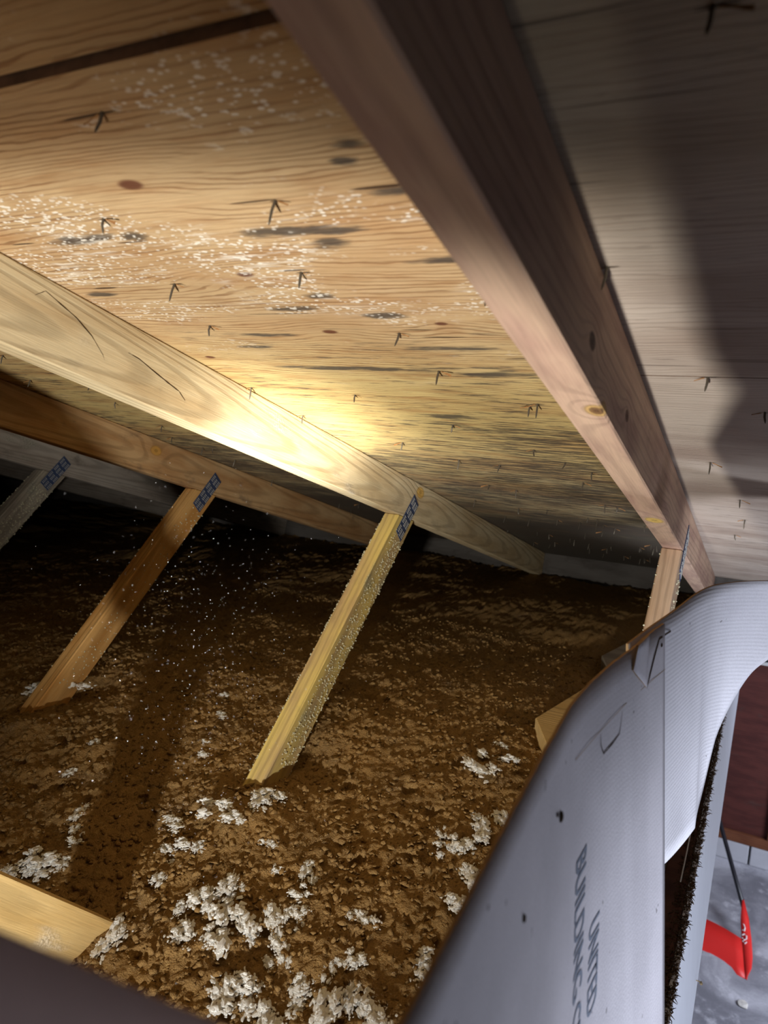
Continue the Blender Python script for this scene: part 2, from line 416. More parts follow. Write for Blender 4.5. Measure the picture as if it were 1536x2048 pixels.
# sheathing
ceiling = empty('ceiling', (0, 0, 0), 'underside of the sloping plywood roof sheathing', None, None, 'structure')
def panel(x0, x1, s0, s1, mat, lift=0.0):
    bm = bmesh.new(); add_box(bm, (x0, s0, 0.0005 + lift), (x1, s1, 0.0125 + lift))
    bm.faces.ensure_lookup_table()
    for f in list(bm.faces)[2:]: f.material_index = 1
    for v in bm.verts: v.co = DECK_M @ v.co
    o = bm_obj('plywood_panel', bm, mat, ceiling); o.data.materials.append(MAT['ply_edge']); return o
SJ = -0.0585
XB = -0.019
for x0, x1, m in ((-5.52, -3.081, 'deck_left'), (-3.079, XB - 0.61 - 0.001, 'deck_left'), (XB - 0.61 + 0.001, XB - 0.001, 'deck_left')):
    panel(x0, x1, -0.906, SJ, MAT[m], 0.008)
    panel(x0, x1, SJ + 0.002, SJ + 1.219, MAT[m]); panel(x0, x1, SJ + 1.221, 2.61, MAT[m])
panel(XB + 0.001, 2.0, -0.906, 0.468, MAT['deck_right'])
panel(XB + 0.001, 2.0, 0.470, 1.687, MAT['deck_right']); panel(XB + 0.001, 2.0, 1.689, 2.61, MAT['deck_right'])
# opposite slope behind the ridge, closing the attic
bm = bmesh.new(); add_box(bm, (-5.52, -3.6, 0.0005), (2.0, -0.0, 0.0125))
M2 = Matrix(((1, 0, 0, 0), (0, CA, -SA, RIDGE_Y), (0, SA, CA, -RIDGE_Y * TA), (0, 0, 0, 1)))
for v in bm.verts: v.co = M2 @ v.co
bm_obj('plywood_panel', bm, MAT['deck_right'], ceiling)

# roofing nails through the sheathing: (x, s)
NAILS = [(-0.288, -0.021), (-0.226, 0.095), (-0.414, 0.096), (-0.275, 0.209), (-0.444, 0.221), (-0.486, 0.33), (-0.239, 0.353), (-0.239, 0.47), (-0.419, 0.582), (-0.158, 0.597), (-0.145, 0.587), (-0.314, 0.716), (-0.468, 0.858), (-0.397, 0.966), (-0.216, 0.841), (-0.181, 1.074), (-0.356, 1.223), (-0.411, 1.196), (-0.147, 0.978), (-0.177, 1.297), (-0.153, 1.312), (-0.595, 0.713), (-0.60, 0.568), (-0.109, 0.266), (0.066, 0.469), (0.053, 0.838), (0.077, 1.514), (0.089, -0.014), (0.004, 0.223), (0.121, 0.581), (0.091, 1.102), (0.098, 1.302), (-0.52, 2.218), (-0.48, 2.123), (-0.352, 2.043), (-0.284, 2.047), (-0.187, 1.966), (-0.184, 2.196), (-0.487, 1.916), (-0.352, 1.602), (-0.292, 1.6), (-0.595, 1.957), (-1.145, 0.983), (-1.125, 1.071), (-1.039, 0.701), (-1.135, 0.577), (-1.12, 1.197), (-0.343, 1.453), (-0.319, 0.98), (-0.522, 1.421), (-0.181, 0.915)]
rr = random.Random(3)
for i in range(60):
    a = (rr.uniform(-0.58, -0.06), rr.uniform(1.45, 2.35)) if i < 34 else (rr.uniform(-1.2, -0.67), rr.uniform(0.3, 2.2))
    NAILS.append(a)
def nail_mesh(L, bend):
    bm = bmesh.new(); tube(bm, [(0, 0, 0.004), (0, 0, -L * .45), (bend, 0, -L * .8), (bend * 1.5, 0, -L)], [0.0013, 0.0013, 0.0011, 0.0004], 6)
    me = bpy.data.meshes.new('nail'); bm.to_mesh(me); bm.free(); me.materials.append(MAT['nail']); return me
nmesh = [nail_mesh(0.015, 0.001), nail_mesh(0.019, -0.001), nail_mesh(0.012, 0.002)]
def sliver_mesh(k):
    r = random.Random(k); bm = bmesh.new(); L = r.uniform(0.008, 0.014)
    add_box(bm, (-0.0008, -0.0006, -0.0004), (L, 0.0006, 0.0004))
    for v in bm.verts:
        f = v.co.x / L
        if f > 0.5: v.co.y *= 0.2; v.co.z = v.co.z * 0.3 - L * r.uniform(0.25, 0.5)
    me = bpy.data.meshes.new('wood_splinter'); bm.to_mesh(me); bm.free(); me.materials.append(MAT['splinter']); return me
smesh = [sliver_mesh(k) for k in range(5)]
def split_mesh(k):
    r = random.Random(50 + k); bm = bmesh.new(); L = r.uniform(0.012, 0.022)
    up = []; dn = []
    for i in range(9):
        t = i / 8; w = 0.0007 * math.sin(math.pi * t) * r.uniform(.6, 1.3)
        up.append(bm.verts.new((L * (t - .4), w, -0.0003))); dn.append(bm.verts.new((L * (t - .4), -w, -0.0003)))
    for i in range(8): bm.faces.new((up[i], up[i + 1], dn[i + 1], dn[i]))
    me = bpy.data.meshes.new('split_crack'); bm.to_mesh(me); bm.free(); me.materials.append(MAT['crack']); return me
cmesh = [split_mesh(k) for k in range(5)]
for i, (x, s) in enumerate(NAILS):
    base = Matrix.Translation(deck_pt(x, s)) @ DECK_M
    m = base @ Matrix.Rotation(rr.uniform(0, 6.28), 4, 'Z') @ Matrix.Rotation(rr.uniform(-.15, .15), 4, 'X')
    o = link('nail', nmesh[i % 3], None, ceiling, mw=m)
    if i < 32 or i % 3 == 0:
        sd = 1 if rr.random() < .6 else -1
        link('wood_splinter', smesh[i % 5], None, ceiling, mw=base @ Matrix.Translation((0.004 * sd, 0.0, -0.0006)) @ Matrix.Rotation((0 if sd > 0 else math.pi) + rr.uniform(-.2, .2), 4, 'Z'))
    if i < 32:
        link('split_crack', cmesh[i % 5], None, ceiling, mw=base @ Matrix.Rotation(rr.uniform(-.06, .06), 4, 'Z'))

# blocking along the eave
bm = bmesh.new(); add_box(bm, (-5.5, 2.52, -0.12), (2.0, 2.558, 0.0))
for v in bm.verts: v.co = DECK_M @ v.co
tag(bm_obj('trim_3', bm, MAT['eave']), 'grey board closing the low eave below the sheathing', None, None, 'structure')

# ------------------------------------------------------------------ trusses
BETA = math.radians(50.4)
CH_M = Matrix(((0, 0, -1, 0), (CA, -SA, 0, 0), (-SA, -CA, 0, 0), (0, 0, 0, 1)))     # X down the slope, Y below the deck, Z to -x
def frame2(ang_dir, origin):      # X along (dy,dz), Y perpendicular on the ridge side, Z to -x
    dy, dz = ang_dir; return Matrix(((0, 0, -1, 0), (dy, dz, 0, origin[0]), (dz, -dy, 0, origin[1]), (0, 0, 0, 1)))
WD = (-math.sin(BETA), -math.cos(BETA))
PB = (0.951, -0.675)
W_M = frame2(WD, PB)
DANG = math.radians(47.6); DD = (math.cos(DANG), -math.sin(DANG))
D_M = frame2(DD, (0.0, -0.650))
def to_local(Mx, y, z): v = Mx.inverted() @ Vector((0, y, z)); return (v.x, v.y)
def chord_mesh():
    bm = prism([(-0.906 + CH_D * TA, CH_D), (2.515, CH_D), (2.515, 0.0), (-0.906, 0.0)], 0, CH_T)
    me = bpy.data.meshes.new('top_chord'); bm.to_mesh(me); bm.free(); return me
WW = 0.072
def line_hit(Mx, yl, depth):     # local x where edge y=yl meets the plane at the given depth under the deck
    a = Mx @ Vector((0, yl, 0)); d = Mx.to_3x3() @ Vector((1, 0, 0)); N = Vector((0, -SA, -CA))
    return (depth - a.dot(N)) / d.dot(N)
w_poly = [(line_hit(W_M, 0, CH_D + .0005), 0), (0.66, 0), (0.60, WW), (line_hit(W_M, WW, CH_D + .0005), WW)]
def mesh_of(poly, z0, z1, name, bev=.0018):
    bm = prism(poly, z0, z1, bev); me = bpy.data.meshes.new(name); bm.to_mesh(me); bm.free(); return me
dsign = 1
d_poly = [(line_hit(D_M, 0, CH_D + .0005), 0), (0.60, 0), (0.52, -0.089), (line_hit(D_M, -0.089, CH_D + .0005), -0.089)]
# body must lie below and behind the upper edge
t_ = D_M @ Vector((0, -0.089, 0))
if (t_.z + 1.096 * t_.y) > -0.65:
    d_poly = [(line_hit(D_M, 0, CH_D + .0005), 0), (0.60, 0), (0.52, 0.089), (line_hit(D_M, 0.089, CH_D + .0005), 0.089)]
def plate_mesh():
    bm = bmesh.new(); add_box(bm, (-0.058, -0.019, -0.0016), (0.058, 0.019, 0.0002)); bevel(bm, .0004)
    me = bpy.data.meshes.new('nail_plate'); bm.to_mesh(me); bm.free(); me.materials.append(MAT['plate']); return me
def teeth_mesh():
    bm = bmesh.new()
    for g in range(4):
        for r in range(4):
            for c in range(3):
                x = -0.05 + g * 0.0285 + r * 0.0052 + (0.002 if c % 2 else 0); y = -0.0125 + c * 0.0125
                add_box(bm, (x, y - 0.004, -0.0026), (x + 0.0016, y + 0.004, -0.001))
    me = bpy.data.meshes.new('punched_teeth'); bm.to_mesh(me); bm.free(); me.materials.append(MAT['slot']); return me
CHORD, WEB, DIAG, PLATE, TEETH = chord_mesh(), mesh_of(w_poly, 0, CH_T, 'compression_web'), mesh_of(d_poly, 0, CH_T, 'tension_web'), plate_mesh(), teeth_mesh()
def granules(n, seed):
    r = random.Random(seed); bm = bmesh.new()
    x0 = w_poly[3][0] + 0.01
    for i in range(n):
        e = r.random()
        if e < 0.62: p = (r.uniform(x0 + .02, 0.36), r.uniform(0.002, WW - 0.012), r.uniform(-0.0012, 0.0004))
        elif e < 0.86: p = (r.uniform(x0, 0.40), r.uniform(-0.0022, 0.0006), r.uniform(-0.001, 0.012))
        else: p = (r.uniform(x0, 0.40), WW + r.uniform(-0.001, 0.0006), CH_T + r.uniform(-0.002, .0006))
        s = r.uniform(0.0007, 0.0021)
        bmesh.ops.create_icosphere(bm, subdivisions=1, radius=s, matrix=Matrix.Translation(p) @ Matrix.Diagonal((r.uniform(.6, 1.4), r.uniform(.6, 1.4), 1, 1)))
    me = bpy.data.meshes.new('clinging_dust'); bm.to_mesh(me); bm.free(); me.materials.append(MAT['granule']); return me
GRAN = granules(1000, 5)
def mat_link(o, m):
    o.data.materials.append(m) if False else None
    o.data = o.data.copy() if len(o.data.materials) else o.data
    return o
LABELS = ['near brown roof truss overhead with dark shaded side, its web behind the cardboard',
          'brightly lit yellow roof truss whose web stands in front of the bare insulation',
          'tan roof truss crossed by shadow, its orange web standing behind the lit one',
          'dim grey roof truss at the left edge behind the tan one',
          'dark roof truss mostly hidden behind the grey one at far left']
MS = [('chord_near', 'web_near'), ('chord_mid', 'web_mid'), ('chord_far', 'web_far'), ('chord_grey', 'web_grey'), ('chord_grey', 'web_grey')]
for i in range(5):
    t = empty('roof_truss', (-GAP * i, 0, 0), LABELS[i], 'truss', 'parallel roof trusses')
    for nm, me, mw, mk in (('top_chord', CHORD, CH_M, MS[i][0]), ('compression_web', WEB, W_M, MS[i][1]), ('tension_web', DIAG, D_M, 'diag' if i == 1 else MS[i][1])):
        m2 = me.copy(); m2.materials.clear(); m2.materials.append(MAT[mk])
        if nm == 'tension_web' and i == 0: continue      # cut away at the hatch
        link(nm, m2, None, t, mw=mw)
    # plate across the joint, aligned with the web
    pc = (W_M @ Vector((line_hit(W_M, 0.034, CH_D), 0.034, 0)))
    pm = W_M.copy(); pm.translation = pc
    pm.translation.x = -0.0
    p = link('nail_plate', PLATE, None, t, mw=pm)
    te = link('punched_teeth', TEETH, None, p); te['kind'] = 'stuff'
    if i < 4:
        g = link('clinging_dust', GRAN, None, t, mw=W_M); g['kind'] = 'stuff'
        if i in (2, 0):
            g.data = granules(260, 20 + i)
    if i == 1:   # checks in the face of the lit chord
        for pts in ([(0.167, -0.082), (0.181, -0.076), (0.20, -0.088), (0.222, -0.102), (0.243, -0.121), (0.259, -0.143), (0.262, -0.151)],
                    [(0.30, -0.138), (0.318, -0.145), (0.34, -0.158), (0.368, -0.174), (0.39, -0.186), (0.402, -0.199), (0.399, -0.208)]):
            bm = bmesh.new(); prev = None
            pp = []
            for a, b in zip(pts, pts[1:]):
                for k in range(4): pp.append((a[0] + (b[0] - a[0]) * k / 4, a[1] + (b[1] - a[1]) * k / 4))
            for k, (y, z) in enumerate(pp):
                w = 0.0005 * (0.35 + math.sin(math.pi * (k + .5) / len(pp))) * rr.uniform(.4, 1.4)
                a = bm.verts.new((0.0004, y, z + w)); b = bm.verts.new((0.0004, y - w * .3, z - w))
                if prev: bm.faces.new((prev[0], a, b, prev[1]))
                prev = (a, b)
            bm_obj('wood_check', bm, MAT['crack'], t)

# ------------------------------------------------------------------ loose-fill insulation
def vnoise(x, y, seed):
    xi, yi = np.floor(x).astype(np.int64), np.floor(y).astype(np.int64); fx, fy = x - xi, y - yi
    def h(a, b):
        n = (a * 374761393 + b * 668265263 + seed * 974711) & 0x7fffffff
        n = ((n ^ (n >> 13)) * 1274126177) & 0x7fffffff
        return ((n ^ (n >> 16)) & 0xffff) / 65535.0
    u, v = fx * fx * (3 - 2 * fx), fy * fy * (3 - 2 * fy)
    return (h(xi, yi) * (1 - u) + h(xi + 1, yi) * u) * (1 - v) + (h(xi, yi + 1) * (1 - u) + h(xi + 1, yi + 1) * u) * v
NG = 1024; CELL = 0.004
def spectral(seed, lo, hi, slope):
    g = np.random.default_rng(seed).standard_normal((NG, NG)); F = np.fft.rfft2(g)
    k = np.hypot(np.fft.fftfreq(NG, CELL)[:, None], np.fft.rfftfreq(NG, CELL)[None, :])
    F *= np.where((k > 1 / hi) & (k < 1 / lo), np.maximum(k, 1e-6) ** slope, 0)
    f = np.fft.irfft2(F, s=(NG, NG)); return f / f.std()
CR1, CR2, CR3 = spectral(1, .02, .10, -1.2), spectral(2, .008, .03, -0.8), spectral(3, .008, .35, -1.6)
FIELD = 0.0020 * np.abs(CR1) + 0.0016 * np.abs(CR2) * (0.6 + 0.5 * np.abs(np.roll(CR1, 200, 0))) + 0.0030 * CR3
FIELD = FIELD - 0.02 * np.clip((spectral(6, .03, .2, -1) - 1.7) / 1.0, 0, 1)
def height(x, y):
    x = np.asarray(x, float); y = np.asarray(y, float)
    h = -0.962 + 0.092 * np.clip((y + .1) / 1.0, 0, 1)
    h = h + 0.028 * (vnoise(x / .38, y / .38, 1) - .5)
    u = (x / CELL) % NG; v = (y / CELL) % NG
    i0 = np.floor(u).astype(int); j0 = np.floor(v).astype(int); fu, fv = u - i0, v - j0
    i0 %= NG; j0 %= NG; i1 = (i0 + 1) % NG; j1 = (j0 + 1) % NG
    h = h + (FIELD[i0, j0] * (1 - fu) + FIELD[i1, j0] * fu) * (1 - fv) + (FIELD[i0, j1] * (1 - fu) + FIELD[i1, j1] * fu) * fv
    h = h - 0.03 * np.exp(-(((x + .13) / .10) ** 4 + ((y - 1.13) / .28) ** 4)) - 0.03 * np.exp(-(((x + .12) / .10) ** 4 + ((y - 1.66) / .30) ** 4))
    # hollows under the web feet, low mound before them
    for k in range(3):
        gx, gy = -GAP * k - 0.019, 0.70
        h = h - 0.03 * np.exp(-(((x - gx - .03) / .06) ** 2 + ((y - gy) / .07) ** 2))
        h = h + 0.02 * np.exp(-(((x - gx - .05) / .07) ** 2 + ((y - .52) / .06) ** 2))
    return h
xs = np.concatenate([np.arange(-5.44, -2.3, .04), np.arange(-2.3, 0.03, .004), np.array([0.03, 0.0345])])
ys = np.concatenate([np.arange(-3.8, -0.2, .04), np.arange(-0.2, 1.4, .004), np.arange(1.4, 2.62, .012)])
xr = np.arange(0.85, 2.01, .05); 
def grid_mesh(name, gx, gy):
    XX, YY = np.meshgrid(gx, gy, indexing='ij'); ZZ = height(XX, YY)
    # sides turned down to close the fill
    n, m = len(gx), len(gy)
    co = np.stack([XX, YY, ZZ], -1).reshape(-1, 3)
    idx = np.arange(n * m).reshape(n, m)
    q = np.stack([idx[:-1, :-1], idx[1:, :-1], idx[1:, 1:], idx[:-1, 1:]], -1).reshape(-1, 4)
    me = bpy.data.meshes.new(name); me.vertices.add(len(co)); me.vertices.foreach_set('co', co.astype(np.float32).ravel())
    me.loops.add(q.size); me.loops.foreach_set('vertex_index', q.astype(np.int32).ravel())
    me.polygons.add(len(q)); me.polygons.foreach_set('loop_start', np.arange(0, q.size, 4, dtype=np.int32))
    me.update(); me.validate(); me.polygons.foreach_set('use_smooth', np.ones(len(q), bool)); return me
insulation = link('insulation', grid_mesh('insulation', xs, ys), MAT['insul'])
tag(insulation, 'brown loose-fill insulation covering the attic floor, sprinkled with white tufts', 'insulation', None, 'stuff')
fl2 = link('insulation_far', grid_mesh('insulation_far', np.arange(0.97, 2.01, .05), np.arange(-3.8, 2.62, .05)), MAT['insul'], insulation); fl2['kind'] = 'stuff'

# loose crumbs on top of the fill, one joined mesh
def crumbs(n, seed):
    g = np.random.default_rng(seed)
    b2 = bmesh.new(); bmesh.ops.create_icosphere(b2, subdivisions=1, radius=1.0)
    V = np.array([v.co[:] for v in b2.verts]); T = np.array([[v.index for v in f.verts] for f in b2.faces]); b2.free()
    y = -0.15 + 1.75 * g.random(n) ** 1.35
    x = -1.75 + 1.77 * g.random(n) ** 0.8
    r = 0.0011 + 0.0046 * g.random(n) ** 3.0
    z = height(x, y) + r * .25
    P = V[None] * (1 + .35 * g.standard_normal((n, len(V), 1))).clip(.4, 1.7)
    a = g.random(n) * 6.28; ca, sa = np.cos(a)[:, None], np.sin(a)[:, None]
    sx_, sy_ = (.8 + .9 * g.random(n))[:, None], (.7 + .5 * g.random(n))[:, None]
    px, py = P[..., 0] * sx_, P[..., 1] * sy_
    co = np.stack([px * ca - py * sa, px * sa + py * ca, P[..., 2] * .75], -1) * r[:, None, None] + np.stack([x, y, z], -1)[:, None]
    q = (T[None] + (np.arange(n) * len(V))[:, None, None]).reshape(-1, 3)
    me = bpy.data.meshes.new('loose_crumbs'); me.vertices.add(n * len(V)); me.vertices.foreach_set('co', co.astype(np.float32).ravel())
    me.loops.add(q.size); me.loops.foreach_set('vertex_index', q.astype(np.int32).ravel())
    me.polygons.add(len(q)); me.polygons.foreach_set('loop_start', np.arange(0, q.size, 3, dtype=np.int32)); me.update(); me.validate()
    me.polygons.foreach_set('use_smooth', np.ones(len(q), bool)); return me
cr_o = link('loose_crumbs', crumbs(30000, 8), MAT['insul'], insulation); cr_o['kind'] = 'stuff'

# white fibre tufts lying in the fill
def tuft_mesh(k):
    r = random.Random(100 + k); bm = bmesh.new()
    lobes = [(r.gauss(0, .26), r.gauss(0, .26), r.uniform(.12, .3)) for _ in range(5)]
    for j in range(260):
        lx, ly, lr = r.choice(lobes); a = r.uniform(0, 6.28); d = abs(r.gauss(0, lr * .62))
        c = Vector((lx + math.cos(a) * d, ly + math.sin(a) * d, max(0, .30 - 1.1 * d) * r.random() * .9))
        rad = r.uniform(.022, .075) * (1.15 - d)
        mt = Matrix.Translation(c) @ Matrix.Rotation(r.uniform(0, 6.28), 4, 'Z') @ Matrix.Rotation(r.uniform(-.6, .6), 4, 'X') @ Matrix.Diagonal((rad * r.uniform(.8, 1.8), rad * r.uniform(.6, 1.1), rad * r.uniform(.5, .9), 1))
        g = bmesh.ops.create_icosphere(bm, subdivisions=1, radius=1.0, matrix=mt)
        for v in g['verts']: v.co += Vector((r.uniform(-1, 1), r.uniform(-1, 1), r.uniform(-1, 1))) * rad * .28
    me = bpy.data.meshes.new('white_tuft'); bm.to_mesh(me); bm.free(); me.materials.append(MAT['fibre']); return me
TM = [tuft_mesh(k) for k in range(6)]
TUFTS = TUFT_DATA = None
def ray_floor(px, py):
    d = (RIGHT * ((px - 768) / F_PX) + FWD + UP * (-(py - 1024) / F_PX)).normalized()
    z = -0.9
    for _ in range(6):
        p = CAM + d * ((z - CAM.z) / d.z); z = float(height(p.x, p.y))
    return p, (p - CAM).length
TUFT_PX = [(525,1605,42,30),(556,1594,26,16),(430,1628,62,26),(458,1636,40,22),(355,1648,32,20),(365,1690,36,14),(400,1697,26,14),(330,1700,26,16),(335,1720,32,16),(315,1755,22,22),(520,1685,30,18),(545,1690,20,14),(158,1625,22,22),(150,1660,16,22),(155,1678,22,14),(90,1735,58,34),(60,1745,38,26),(20,1750,30,20),(128,1730,20,16),(455,1770,32,32),(475,1785,22,20),(395,1795,44,34),(425,1820,42,34),(360,1815,20,26),(458,1805,18,20),(365,1865,38,30),(465,1872,62,50),(438,1885,42,32),(506,1860,26,24),(545,1832,36,40),(575,1825,20,16),(600,1828,26,20),(602,1860,16,22),(553,1880,30,28),(562,1915,26,26),(536,1925,20,16),(615,1745,26,24),(628,1762,14,14),(600,1785,30,16),(560,1745,26,14),(725,1842,30,24),(700,1832,14,12),(440,1992,48,34),(482,1970,50,26),(476,2006,26,24),(510,1985,26,24),(533,2030,48,40),(600,1972,40,32),(592,2010,32,26),(655,2028,48,56),(655,1945,20,24),(718,1930,36,26),(678,1928,16,12),(742,2035,52,42),(708,2004,36,30),(736,1985,16,22),(960,1528,46,40),(1010,1520,32,14),(1005,1490,16,14),(950,1634,24,16),(960,1660,36,34),(1005,1640,32,28),(890,1705,34,22),(932,1700,42,32),(942,1765,40,48),(912,1810,46,28),(850,1920,32,20),(850,1950,38,30),(885,1665,16,18),(445,1390,16,10),(447,1430,16,14),(405,1510,22,10),(140,1548,20,12),(190,1485,18,12),(415,1482,14,8),(105,1390,60,26),(140,1375,40,18),(235,1860,34,40),(210,1895,30,44),(505,1585,16,10)]
r2 = random.Random(11)
for i, (px, py, w, h) in enumerate(TUFT_PX):
    p, dist = ray_floor(px, py); s = w * dist / F_PX
    d2 = max(0.8, h / w * 1.9)
    s *= 1.6
    m = Matrix.Translation(p + Vector((0, 0, 0.06 * s))) @ Matrix.Rotation(YAW + r2.uniform(-.25, .25), 4, 'Z') @ Matrix.Diagonal((s * .82, s * .82 * min(d2, 2.0), s * .42, 1)) @ Matrix.Rotation(r2.choice((0, math.pi)), 4, 'Z')
    link('white_tuft', TM[i % 6], None, insulation, mw=m)

# two lumber offcuts behind the cardboard
def slab(name, pts, z0, z1, mat, label, cat):
    bm = bmesh.new(); n = len(pts)
    c = Vector((sum(p[0] for p in pts) / n, sum(p[1] for p in pts) / n, z0))
    a = [bm.verts.new((p[0] - c.x, p[1] - c.y, 0)) for p in pts]; b = [bm.verts.new((p[0] - c.x, p[1] - c.y, z1 - z0)) for p in pts]
    bm.faces.new(a[::-1]); bm.faces.new(b)
    for i in range(n): bm.faces.new((a[i], a[(i + 1) % n], b[(i + 1) % n], b[i]))
    bmesh.ops.recalc_face_normals(bm, faces=list(bm.faces)); bevel(bm, .002)
    return tag(bm_obj(name, bm, mat, loc=c), label, cat)
slab('lumber_offcut', [(-0.246, 1.043), (-0.175, 0.905), (-0.06, 0.97), (-0.10, 1.36), (-0.17, 1.36)], -0.885, -0.845, MAT['diag'], 'pale bright-edged wood offcut poking out behind the middle of the cardboard edge', 'offcut')
slab('lumber_offcut', [(-0.206, 1.509), (-0.165, 1.40), (-0.06, 1.46), (-0.06, 1.90), (-0.09, 1.93)], -0.885, -0.848, MAT['web_grey'], 'dim grey wood offcut behind the cardboard beside the near truss web', 'offcut')

# airborne dust caught by the torch
bm = bmesh.new(); r3 = random.Random(21)
for i in range(900):
    a = r3.gauss(0, .5)
    px, py = r3.gauss(400, 110), r3.gauss(1330, 190); d = r3.uniform(0.55, 1.15)
    v = (RIGHT * ((px - 768) / F_PX) + FWD + UP * (-(py - 1024) / F_PX)).normalized() * d + CAM
    if v.z > -0.84 and abs(v.x + .629) > .03: bmesh.ops.create_icosphere(bm, subdivisions=1, radius=r3.choice((.00010, .00014, .00014, .00022)), matrix=Matrix.Translation(v))
tag(bm_obj('airborne_dust', bm, MAT['mote']), 'white dust specks floating in the air between the two webs', 'dust', None, 'stuff')

# ------------------------------------------------------------------ cardboard dam round the hatch
PLAN = [(-.62, .046), (-.45, .043), (-.32, .040), (-.17, .037), (-.115, .034), (-.029, .029), (.05, .025), (.132, .022), (.176, .024), (.223, .029), (.263, .035), (.281, .039), (.337, .046), (.388, .055)]
LEAN = 0.093
def plan_x(y): return float(np.interp(y, [p[0] for p in PLAN], [p[1] for p in PLAN]))
def side_pt(y, z, off=0.0): return Vector((plan_x(y) + LEAN * (-.4 - z) + off, y, z))
dam = empty('cardboard_dam', (0.06, 0.1, -0.995), 'white printed cardboard sheet bent round the hatch as an insulation dam', 'cardboard')
dam_inv = Matrix.Translation((-0.06, -0.1, 0.995))
TH = 0.0024
def sheet(name, cols, normal_off, parent, th=TH, face='card'):
    """cols: list of columns (each a list of points, top to bottom); thick sheet with kraft edges"""
    bm = bmesh.new(); n, m = len(cols), len(cols[0])
    F = [[bm.verts.new(p) for p in c] for c in cols]
    Bk = []
    for i in range(n):
        row = []
        for j in range(m):
            du = cols[min(i + 1, n - 1)][j] - cols[max(i - 1, 0)][j]; dw = cols[i][min(j + 1, m - 1)] - cols[i][max(j - 1, 0)]
            nn = du.cross(dw).normalized(); row.append(bm.verts.new(cols[i][j] + nn * th * normal_off))
        Bk.append(row)
    for i in range(n - 1):
        for j in range(m - 1):
            for V, mi in ((F, 0), (Bk, 2)):
                f = bm.faces.new((V[i][j], V[i + 1][j], V[i + 1][j + 1], V[i][j + 1])); f.material_index = mi; f.smooth = True
    def side(a, b):
        for k in range(len(a) - 1): bm.faces.new((a[k], a[k + 1], b[k + 1], b[k])).material_index = 1
    side(F[0], Bk[0]); side(F[-1], Bk[-1]); side([c[0] for c in F], [c[0] for c in Bk]); side([c[-1] for c in F], [c[-1] for c in Bk])
    bmesh.ops.recalc_face_normals(bm, faces=list(bm.faces))
    me = bpy.data.meshes.new(name); bm.to_mesh(me); bm.free()
    for k in (face, 'kraft', 'kraft'): me.materials.append(MAT[k])
    o = link(name, me, None, parent); o.matrix_local = dam_inv; return o
ysd = np.concatenate([np.linspace(-.62, -.2, 12), np.linspace(-.19, .245, 40)])
NOTCH = (.2555, .270)
re = random.Random(4)
def top_z(y): return -0.4 + 0.0012 * mnoise.noise(Vector((y * 60, 0, 0)))
cols = [[side_pt(y, top_z(y) + (-0.995 - top_z(y)) * j / 24) for j in range(25)] for y in np.concatenate([ysd, np.linspace(.25, .388, 16)])]
sp_o = sheet('side_panel', cols, 1, dam)
# end panel: continues behind the side panel and bends across the hatch
EP = [(.30, .034), (.34, .040), (.388, .0485), (.455, .061), (.521, .070), (.562, .079), (.585, .0865), (.601, .095), (.619, .108), (.634, .122), (.646, .135), (.655, .147), (.69, .20), (.72, .28), (.74, .40), (.745, .55), (.73, .70)]
EPB = [-.66, -.67, -.685, -.70, -.715, -.715, -.705, -.685, -.61, -.565, -.535, -.515, -.475, -.46, -.455, -.46, -.47]
def dense(seq, k=5):
    out = []
    for a, b in zip(seq, seq[1:]):
        for t in range(k): out.append(tuple(p + (q - p) * t / k for p, q in zip(a, b)))
    out.append(seq[-1]); return out
full = dense([(y, x, zb) for (y, x), zb in zip(EP, EPB)], 5)
# smooth
arr = np.array(full)
for _ in range(6): arr[1:-1] = (arr[:-2] + 2 * arr[1:-1] + arr[2:]) / 4
def end_bulge(t): return 0.006 * math.sin(math.pi * t)
cols = []
for i, (y, x, zb) in enumerate(arr):
    zt = -0.4
    cols.append([Vector((x + (0.02 * t if y < .56 else 0.02 * t * max(0, 1 - (y - .56) / .06)), y + end_bulge(t), zt + (zb - zt) * t)) for t in np.linspace(0, 1, 16)])
ep_o = sheet('end_panel', cols, 1, dam, face='card_fluted')
# raised flap at the near end of the sheet, kraft side to the room
cols = []
for y in np.linspace(-.60, -.215, 24):
    zt = -.268 - 1.11 * (y + .325) - .004 * math.sin((y + .6) * 22); zt = min(zt, -.13)
    zb = -.52; xb = plan_x(y) + LEAN * (-.4 - zb) - .004
    cols.append([Vector((.020 + (xb - .020) * t ** 1.5, y, zt + (zb - zt) * t)) for t in np.linspace(0, 1, 12)])
sheet('raised_flap', cols, 1, dam, .006, face='kraft_dark')

# tab cuts and the open tear, drawn as thin dark ribbons on the sheet surface
def side_hit(px, py):
    d = (RIGHT * ((px - 768) / F_PX) + FWD + UP * (-(py - 1024) / F_PX)).normalized(); t = .3
    for _ in range(200):
        p = CAM + d * t; f = p.x - (plan_x(p.y) + LEAN * (-.4 - p.z)); t += f * 2
    return p.y, p.z
def ribbon(name, yz, w, mat, off=0.0006):
    bm = bmesh.new(); prev = None
    for k, (y, z) in enumerate(yz):
        a0 = yz[max(k - 1, 0)]; a1 = yz[min(k + 1, len(yz) - 1)]; t = Vector((a1[0] - a0[0], a1[1] - a0[1])).normalized(); n = Vector((-t.y, t.x))
        ww = w[k] if isinstance(w, (list, tuple)) else w
        a = bm.verts.new(side_pt(y + n.x * ww, z + n.y * ww, off)); b = bm.verts.new(side_pt(y - n.x * ww, z - n.y * ww, off))
        if prev: bm.faces.new((prev[0], a, b, prev[1]))
        prev = (a, b)
    o = bm_obj(name, bm, mat, dam); o.matrix_local = dam_inv; return o
hits = lambda L: [side_hit(*q) for q in L]
